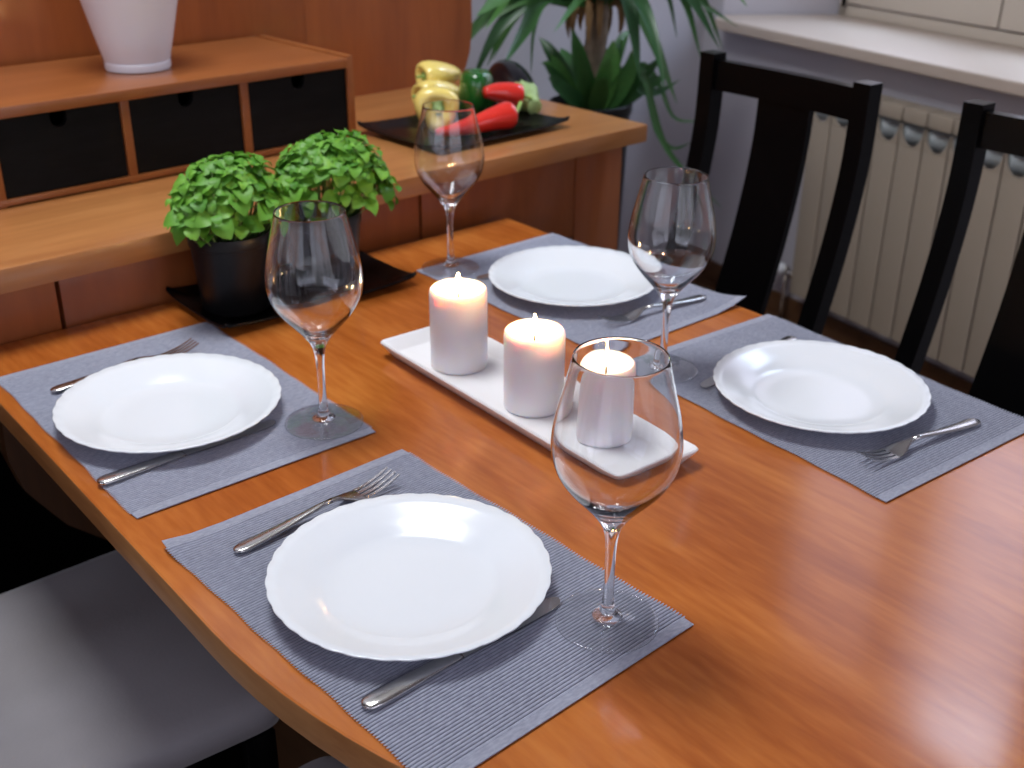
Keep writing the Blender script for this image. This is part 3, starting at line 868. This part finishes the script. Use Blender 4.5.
red_pepper([(.915,.752,VZ+.016),(.955,.742,VZ+.017),(1.000,.734,VZ+.022),(1.040,.728,VZ+.028),(1.072,.725,VZ+.031),(1.084,.724,VZ+.031)],
           [.006,.012,.017,.022,.025,.006], [(1.082,.724,VZ+.031),(1.096,.730,VZ+.036),(1.112,.740,VZ+.046)],
           'long red pepper lying at the front edge of the black plate, tip pointing left')
red_pepper([(1.085,.818,VZ+.056),(1.110,.813,VZ+.054),(1.138,.806,VZ+.049),(1.160,.800,VZ+.044),(1.167,.797,VZ+.043)],
           [.010,.018,.022,.021,.006], [(1.165,.798,VZ+.043),(1.175,.793,VZ+.040),(1.180,.786,VZ+.037)],
           'red pepper lying higher up between the green pepper and the aubergine')
egg = [(.0005,0),(.012,.002),(.025,.010),(.036,.028),(.0425,.055),(.043,.080),(.039,.110),(.033,.135),(.027,.155),(.0225,.168),(.0005,.172)]
t = thing('aubergine', 'dark aubergine with green cap facing the camera, on the black plate', 'aubergine')
base = (1.246,.976,VZ+.054); orient(t, base, (-.29,-.93,-.17), 0)
obj('body', lathe(egg,48,cap0=True,cap1=True), M['egg'], t)
bm = bmesh.new()
def calmod(k,tt,r,z):
    lob = abs(cos(2.5*tt))
    return r, z-(.030*lob if k == 0 else (.012*lob if k == 1 else 0))
add_lathe(bm, [(.0335,.148),(.0300,.157),(.0245,.170),(.0200,.177),(.0165,.186),(.0150,.196),(.0160,.202),(.0140,.204),(.0005,.203)], 40, cap1=True, mod=calmod)
obj('cap', bm, M['calyx'], t)

# ------------------------------------------------------------------ yucca in the corner
yu = thing('yucca_plant', 'tall yucca plant with long drooping leaves in the corner behind the sideboard', 'potted plant', (1.83,1.30,0))
YO = Vector((1.83,1.30,0))
obj('pot', lathe([(.0005,0),(.080,0),(.084,.004),(.094,.30),(.104,.65),(.107,.705),(.111,.707),(.113,.715),(.113,.732),(.109,.735),(.105,.72),(.102,.70),(.0005,.695)],64,cap0=True,cap1=True), M['blackplastic'], yu, auto=40)
obj('soil', lathe([(.104,.702),(.07,.708),(.04,.705),(.0005,.710)],32,cap1=True), M['soil'], yu)
rnd = random.Random(5)
bm = bmesh.new()
tp = spline([(-.012,-.01,.695),(-.010,-.012,.84),(-.005,-.018,.90),(-.008,-.02,.96),(-.010,-.02,1.01)], 26)
add_tube(bm, tp, [.027+.003*i/26*4*.4+rnd.uniform(-.0012,.0012) for i in range(27)], 20)
obj('trunk', bm, M['bark'], yu)
LV = [
    ([(1.795,1.28,.244),(1.595,1.227,.279),(1.491,1.173,.22),(1.378,1.12,.153)],.034),
    ([(1.795,1.28,.249),(1.51,1.22,.3),(1.401,1.16,.27),(1.31,1.1,.242)],.016),
    ([(1.795,1.28,.254),(1.527,1.203,.327),(1.374,1.127,.301),(1.246,1.05,.282)],.036),
    ([(1.788,1.28,.24),(1.628,1.253,.26),(1.562,1.227,.203),(1.531,1.2,.101)],.010),
    ([(1.812,1.28,.262),(1.73,1.22,.284),(1.623,1.16,.256),(1.514,1.1,.218)],.018),
    ([(1.837,1.28,.246),(1.847,1.22,.3),(1.829,1.16,.211),(1.809,1.1,.069)],.036),
    ([(1.838,1.28,.236),(1.871,1.213,.265),(1.892,1.147,.163),(1.93,1.08,.001)],.034),
    ([(1.852,1.28,.24),(2.006,1.27,.304),(2.063,1.26,.241),(2.099,1.25,.129)],.015),
    ([(1.852,1.28,.235),(2.021,1.253,.285),(2.091,1.227,.232),(2.152,1.2,.066)],.024),
    ([(1.852,1.28,.235),(2.032,1.237,.301),(2.085,1.193,.236),(2.165,1.15,.104)],.028),
    ([(1.852,1.28,.235),(2.133,1.287,.295),(2.248,1.293,.208),(2.355,1.3,.064)],.020),
    ([(1.852,1.28,.235),(2.101,1.253,.254),(2.181,1.227,.209),(2.292,1.2,.147)],.014),
    ([(1.813,1.28,.243),(1.866,1.287,.341),(1.911,1.293,.41),(1.976,1.3,.503)],.036),
    ([(1.813,1.28,.243),(1.714,1.253,.352),(1.638,1.227,.426),(1.55,1.2,.495)],.036),
    ([(1.813,1.28,.243),(1.795,1.287,.369),(1.79,1.293,.462),(1.78,1.3,.574)],.036),
    ([(1.831,1.28,.241),(1.976,1.287,.335),(2.092,1.293,.378),(2.302,1.3,.368)],.036),
    ([(1.795,1.28,.244),(1.6,1.253,.358),(1.454,1.227,.401),(1.291,1.2,.401)],.036)]
LOW = [
    ([(1.832,1.27,-.075),(1.791,1.263,.024),(1.745,1.257,.108),(1.708,1.25,.191)],.034),
    ([(1.821,1.24,-.068),(1.821,1.233,.013),(1.824,1.227,.091),(1.825,1.22,.155)],.042),
    ([(1.914,1.3,-.092),(1.922,1.3,-.025),(1.928,1.3,.042),(1.932,1.3,.102)],.020),
    ([(1.847,1.22,-.068),(1.851,1.207,0.),(1.855,1.193,.067),(1.855,1.18,.132)],.036),
    ([(1.859,1.3,-.057),(1.863,1.3,.01),(1.87,1.3,.075),(1.874,1.3,.134)],.022),
    ([(1.899,1.26,-.096),(1.926,1.223,-.034),(1.969,1.187,.01),(2.013,1.15,.042)],.024),
    ([(1.948,1.28,-.135),(1.988,1.22,-.074),(2.014,1.16,-.062),(2.073,1.1,-.067)],.012),
    ([(1.91,1.25,-.179),(1.966,1.2,-.15),(2.0,1.15,-.14),(2.023,1.1,-.117)],.014),
    ([(1.88,1.22,-.174),(1.939,1.153,-.164),(2.002,1.087,-.201),(2.076,1.02,-.292)],.014),
    ([(1.802,1.27,-.057),(1.688,1.247,.014),(1.635,1.223,.065),(1.587,1.2,.089)],.030)]
def blade(bm, pts, w):
    P = [Vector(p)+Vector((0,0,T))-YO for p in pts]
    sp = spline(P, 18)
    prev = None; ps = None
    face = Vector((-.55,-.75,.35))
    for i,(p,t,s,u) in enumerate(frame_along(sp)):
        f = i/18
        s = t.cross(face)
        if s.length < .2: s = t.cross(Vector((0,0,1)))
        s.normalize()
        if ps is not None and s.dot(ps) < 0: s = -s
        ps = s
        u = s.cross(t).normalized()
        wd = w*.72*min(1,(.55+2.2*f))*max(0.02,(1-f**2.6))
        l = bm.verts.new(p-s*wd+u*wd*.35); m_ = bm.verts.new(p); r = bm.verts.new(p+s*wd+u*wd*.35)
        if prev:
            bm.faces.new((prev[0],prev[1],m_,l)); bm.faces.new((prev[1],prev[2],r,m_))
        prev = (l,m_,r)
bm = bmesh.new()
for p,w in LV: blade(bm,p,w)
# the rest of the rosette, rising and arching out around the crown
for k in range(34):
    a = 2*pi*k/34*5.3+rnd.uniform(-.2,.2); e_ = rnd.uniform(.05,1.15); ln = rnd.uniform(.34,.52)
    c0 = Vector((1.818+.02*cos(a),1.282+.02*sin(a),.225+rnd.uniform(0,.05)))
    d = Vector((cos(a)*cos(e_),sin(a)*cos(e_),sin(e_)))
    if d.y > 0: d.y *= .5
    if d.x < 0: d.x *= .8
    dr = ln*rnd.uniform(.15,.55)*(1.2-e_*.6)
    blade(bm,[c0,c0+d*ln*.4+Vector((0,0,.02)),c0+d*ln*.75-Vector((0,0,dr*.3)),c0+d*ln-Vector((0,0,dr))],rnd.uniform(.026,.038))
obj('crown_foliage', bm, M['yucca'], yu, recalc=False)
bm = bmesh.new()
for p,w in LOW:
    # root every low leaf in the soil of the pot
    q = [Vector(p[0])]
    b0 = Vector((1.83+(p[0][0]-1.83)*.45, 1.30+(p[0][1]-1.30)*.45, min(.025, p[0][2]+.0)))
    b0.z = -.042
    if p[0][2] < -.06 and p[0][0] > 1.86:
        pp = [b0, (p[0][0]*.5+b0.x*.5+.03, p[0][1]*.5+b0.y*.5-.05, .075), (p[1][0],p[1][1]-.02,max(p[1][2],.0)+.02 if p[1][2] > -.1 else p[1][2]+.06)]+[p[2],p[3]]
    else:
        pp = [b0]+[x for x in p if x[2] > .03]
        if len(pp) < 3: pp = [b0,(p[2][0],p[2][1],.06),p[3]]
    blade(bm,pp,w)
for k in range(16):
    a = 2*pi*k/16*3.3+rnd.uniform(-.2,.2); e_ = rnd.uniform(.6,1.3); ln = rnd.uniform(.16,.30)
    c0 = Vector((1.835+.04*cos(a),1.30+.04*sin(a),-.042))
    d = Vector((cos(a)*cos(e_),sin(a)*cos(e_),sin(e_)))
    blade(bm,[c0,c0+d*ln*.4,c0+d*ln*.75-Vector((0,0,.01)),c0+d*ln-Vector((0,0,.05*rnd.random()))],rnd.uniform(.024,.036))
obj('shoot_foliage', bm, M['yucca'], yu, recalc=False)
bm = bmesh.new()
for k in range(16):
    a = rnd.uniform(0,2*pi); l = rnd.uniform(.03,.075)
    p0 = Vector((1.82+.022*cos(a),1.28+.022*sin(a),.235+rnd.uniform(-.012,.02)))
    blade(bm,[p0,p0+Vector((cos(a)*l*.55,sin(a)*l*.55,.004)),p0+Vector((cos(a)*l*.75,sin(a)*l*.75,-l*.6)),p0+Vector((cos(a)*l*.7,sin(a)*l*.7,-l*1.2))],.014)
obj('dry_leaves', bm, M['deadleaf'], yu, recalc=False, label='brown dried leaf bases under the crown')

# ------------------------------------------------------------------ chairs
BACK = [(.75+.263,.500),(.75+.15,.498),(.75+.06,.487),(.75-.04,.466),(.75-.12,.444),(.75-.20,.420),(.75-.30,.396),(.75-.42,.385),(.22,.395),(.0,.432)]
def chair_proto(name, label, seat_mat, loc, rz, group, seat_h=.455):
    """local frame: origin on the floor under the front edge, seat runs along +x to the back"""
    t = thing(name, label, 'chair', loc, rz, group)
    def bx(z): return lerp_table([(a,b_) for a,b_ in BACK[::-1]], z)[0]
    hb = .195
    zs = [1.017-(1.017)*i/34 for i in range(35)]
    smooth = [v for v in spline([(b_,0,a) for a,b_ in BACK], 34)]
    for s in (-1,1):
        bm = bmesh.new()
        loops = []
        for v in smooth:
            w = .0175 if v.z > .44 else .0175-.001*(1-v.z/.44)
            y0 = s*(hb-.0175)
            loops.append([(v.x-.017,y0-w,v.z),(v.x+.017,y0-w,v.z),(v.x+.017,y0+w,v.z),(v.x-.017,y0+w,v.z)])
        add_loops(bm, loops, True, True, True)
        obj('back_post', bm, M['black'], t, auto=40)
        obj('front_leg', box(.012,.052,s*.196-.02,s*.196+.02,0,seat_h-.05,bev=.003), M['black'], t, auto=30)
    def curved_board(z0, z1, y0, y1, th, off, n=12, bow=.012):
        bm = bmesh.new(); loops = []
        zz = [z0+(z1-z0)*i/n for i in range(n+1)]
        ny = 8
        for side_ in (0,):
            grid = []
            for z in zz:
                row = []
                x = sx(z)+off
                for j in range(ny+1):
                    y = y0+(y1-y0)*j/ny
                    row.append((x+bow*(1-(y/hb)**2), y, z))
                grid.append(row)
        loops = [[*[(x-th/2,y,z) for x,y,z in row], *[(x+th/2,y,z) for x,y,z in row[::-1]]] for row in grid]
        add_loops(bm, loops, True, True, True)
        return bm
    def sx(z):
        for a,b_ in zip(smooth, smooth[1:]):
            if b_.z <= z <= a.z:
                f = (z-b_.z)/(a.z-b_.z) if a.z != b_.z else 0
                return b_.x+(a.x-b_.x)*f
        return smooth[0].x
    obj('top_rail', curved_board(.945,1.001,-hb+.0352,hb-.0352,.022,.0,8), M['black'], t, auto=40)
    obj('back_splat', curved_board(.500,.9445,-.060,.060,.014,.0,20), M['black'], t, auto=40)
    obj('lower_rail', curved_board(.462,.4995,-hb+.0352,hb-.0352,.022,.0,4), M['black'], t, auto=40)
    bm = bmesh.new()
    add_box(bm,.0125,.365,-.205,-.185,seat_h-.105,seat_h-.051,.002); add_box(bm,.0125,.365,.185,.205,seat_h-.105,seat_h-.051,.002)
    add_box(bm,.010,.030,-.1845,.1845,seat_h-.105,seat_h-.051,.002); add_box(bm,.36,.375,-.16,.16,seat_h-.105,seat_h-.051,.002)
    obj('seat_frame', bm, M['black'], t, auto=30)
    # padded seat: wider at the front, crowned
    bm = bmesh.new()
    def srow(k, z):
        pts = []
        n = 88
        for i in range(n):
            a = 2*pi*i/n; c, s_ = cos(a), sin(a)
            px = math.copysign(abs(c)**.14, c); py = math.copysign(abs(s_)**.14, s_)
            xx = .182+px*(.192-k); wide = .220-.016*(px*.5+.5)
            pts.append((xx, py*(wide-k), z))
        return pts
    loops = [srow(.012,seat_h-.050), srow(.003,seat_h-.046), srow(0,seat_h-.030), srow(.002,seat_h-.014), srow(.010,seat_h-.005), srow(.03,seat_h+.001), srow(.07,seat_h+.004), srow(.12,seat_h+.006)]
    add_loops(bm, loops, True, True, True)
    obj('seat_pad', bm, seat_mat, t)
    return t
CH = 'black slat-back chairs along the window side'
c1 = chair_proto('dining_chair', 'black dining chair on the window side whose whole slatted back is visible', M['suede'], (.906,.367,0), radians(-2.0), CH)
c2 = dup(c1, (.900,-.183,0), radians(-2.5), 'black dining chair cut off by the frame edge, in front of the radiator')
c3 = dup(c1, (.168,.266,0), radians(179), 'dining chair with a grey padded seat pulled under the table by the left plate'); c3['group'] = 'grey-seated chairs on the near side'
c4 = dup(c1, (.168,-.272,0), radians(181), 'dining chair of which just a sliver of grey seat shows under the rounded table corner'); c4['group'] = 'grey-seated chairs on the near side'

# ------------------------------------------------------------------ light
W_ = bpy.data.worlds.new('sky'); SC.world = W_; W_.use_nodes = True
nt = W_.node_tree; N = nt.nodes; L = nt.links
bg = N['Background']
tc = N.new('ShaderNodeTexCoord'); sp = N.new('ShaderNodeSeparateXYZ'); cr = N.new('ShaderNodeValToRGB')
L.new(tc.outputs['Generated'], sp.inputs[0])
mr = N.new('ShaderNodeMapRange'); mr.inputs['From Min'].default_value = -.2; mr.inputs['From Max'].default_value = 1
L.new(sp.outputs['Z'], mr.inputs['Value']); L.new(mr.outputs['Result'], cr.inputs['Fac'])
e = cr.color_ramp.elements
e[0].position = 0; e[0].color = (.03,.03,.035,1)
e[1].position = 1; e[1].color = (.62,.76,1,1)
for p,c in ((.20,(.07,.07,.08)),(.40,(.15,.15,.18)),(.56,(.20,.20,.25)),(.672,(.24,.245,.30)),(.697,(.60,.76,1))):
    k = e.new(p); k.color = (*c,1)
# unseen dark building painted into the sky, added to narrow the side window's table reflection
def mth(op, a, b):
    n_ = N.new('ShaderNodeMath'); n_.operation = op
    for k_, v_ in enumerate((a, b)):
        if isinstance(v_, (int, float)): n_.inputs[k_].default_value = v_
        else: L.new(v_, n_.inputs[k_])
    return n_.outputs[0]
sl = mth('SUBTRACT', sp.outputs['Y'], mth('MULTIPLY', sp.outputs['X'], .475))
mk = N.new('ShaderNodeMapRange'); mk.inputs['From Min'].default_value = -.008; mk.inputs['From Max'].default_value = .008
L.new(sl, mk.inputs['Value'])
east = mth('GREATER_THAN', sp.outputs['X'], .25)
lo = mth('LESS_THAN', sp.outputs['Z'], .80)
fac = mth('MULTIPLY', mth('MULTIPLY', mk.outputs['Result'], east), lo)
mxb = N.new('ShaderNodeMix'); mxb.data_type = 'RGBA'
L.new(fac, mxb.inputs[0]); L.new(cr.outputs['Color'], mxb.inputs[6]); mxb.inputs[7].default_value = (.105,.10,.12,1)
L.new(mxb.outputs[2], bg.inputs['Color']); bg.inputs['Strength'].default_value = 13.0

def area(name, loc, target, sx, sy, power, col, shape='RECTANGLE', portal=False):
    l = bpy.data.lights.new(name,'AREA'); l.shape = shape; l.size = sx
    if shape in ('RECTANGLE','ELLIPSE'): l.size_y = sy
    l.energy = power; l.color = col
    if portal: l.cycles.is_portal = True
    o = link(bpy.data.objects.new(name,l)); o.location = loc
    o.rotation_euler = (Vector(target)-Vector(loc)).to_track_quat('-Z','Y').to_euler()
    return o
pc = WM @ Vector((.06,-.47,(FZB+WTOP)/2)); pt_ = WM @ Vector((.06,1,(FZB+WTOP)/2))
area('window_portal', pc, pt_, 1.24, WTOP-FZB, 1, (1,1,1), portal=True)
area('front_window_portal', ((FX0+FX1)/2,-3.52,(FZ0+FZ1)/2), ((FX0+FX1)/2,0,(FZ0+FZ1)/2), FX1-FX0, FZ1-FZ0, 1, (1,1,1), portal=True)
area('fill_window_portal', (-2.33,(LY0+LY1)/2,(LZ0+LZ1)/2), (0,(LY0+LY1)/2,(LZ0+LZ1)/2), LY1-LY0, LZ1-LZ0, 1, (1,1,1), portal=True)
area('added_key_light', (.25,.60,CEIL-.12), (.25,.60,0), .9, .9, 48, (.93,.97,1), 'DISK')  # unseen overhead light, added as the key over the table

# ------------------------------------------------------------------ camera
yaw, pit, rol = .6949, .4527, .0092
f = Vector((sin(yaw)*cos(pit), cos(yaw)*cos(pit), -sin(pit)))
r = f.cross(Vector((0,0,1))).normalized(); u = r.cross(f)
r2 = r*cos(rol)+u*sin(rol); u2 = -r*sin(rol)+u*cos(rol)
cam = bpy.data.cameras.new('camera'); co = link(bpy.data.objects.new('camera', cam))
co.matrix_world = Matrix(((r2.x,u2.x,-f.x,-.3137),(r2.y,u2.y,-f.y,-.9519),(r2.z,u2.z,-f.z,.6448+T),(0,0,0,1)))
cam.sensor_width = 36; cam.lens = 36*1144.6/1024; cam.clip_start = .02
cam.dof.use_dof = True; cam.dof.focus_distance = 1.05; cam.dof.aperture_fstop = 7.0
SC.camera = co
SC.view_settings.view_transform = 'Standard'; SC.view_settings.look = 'None'
SC.view_settings.gamma = 1; SC.view_settings.use_curve_mapping = False
SC.view_settings.exposure = 0.12
SC.cycles.use_denoising = True
SC.cycles.max_bounces = 14; SC.cycles.transmission_bounces = 14; SC.cycles.transparent_max_bounces = 12
SC.cycles.diffuse_bounces = 5; SC.cycles.sample_clamp_indirect = 20; SC.cycles.blur_glossy = .4
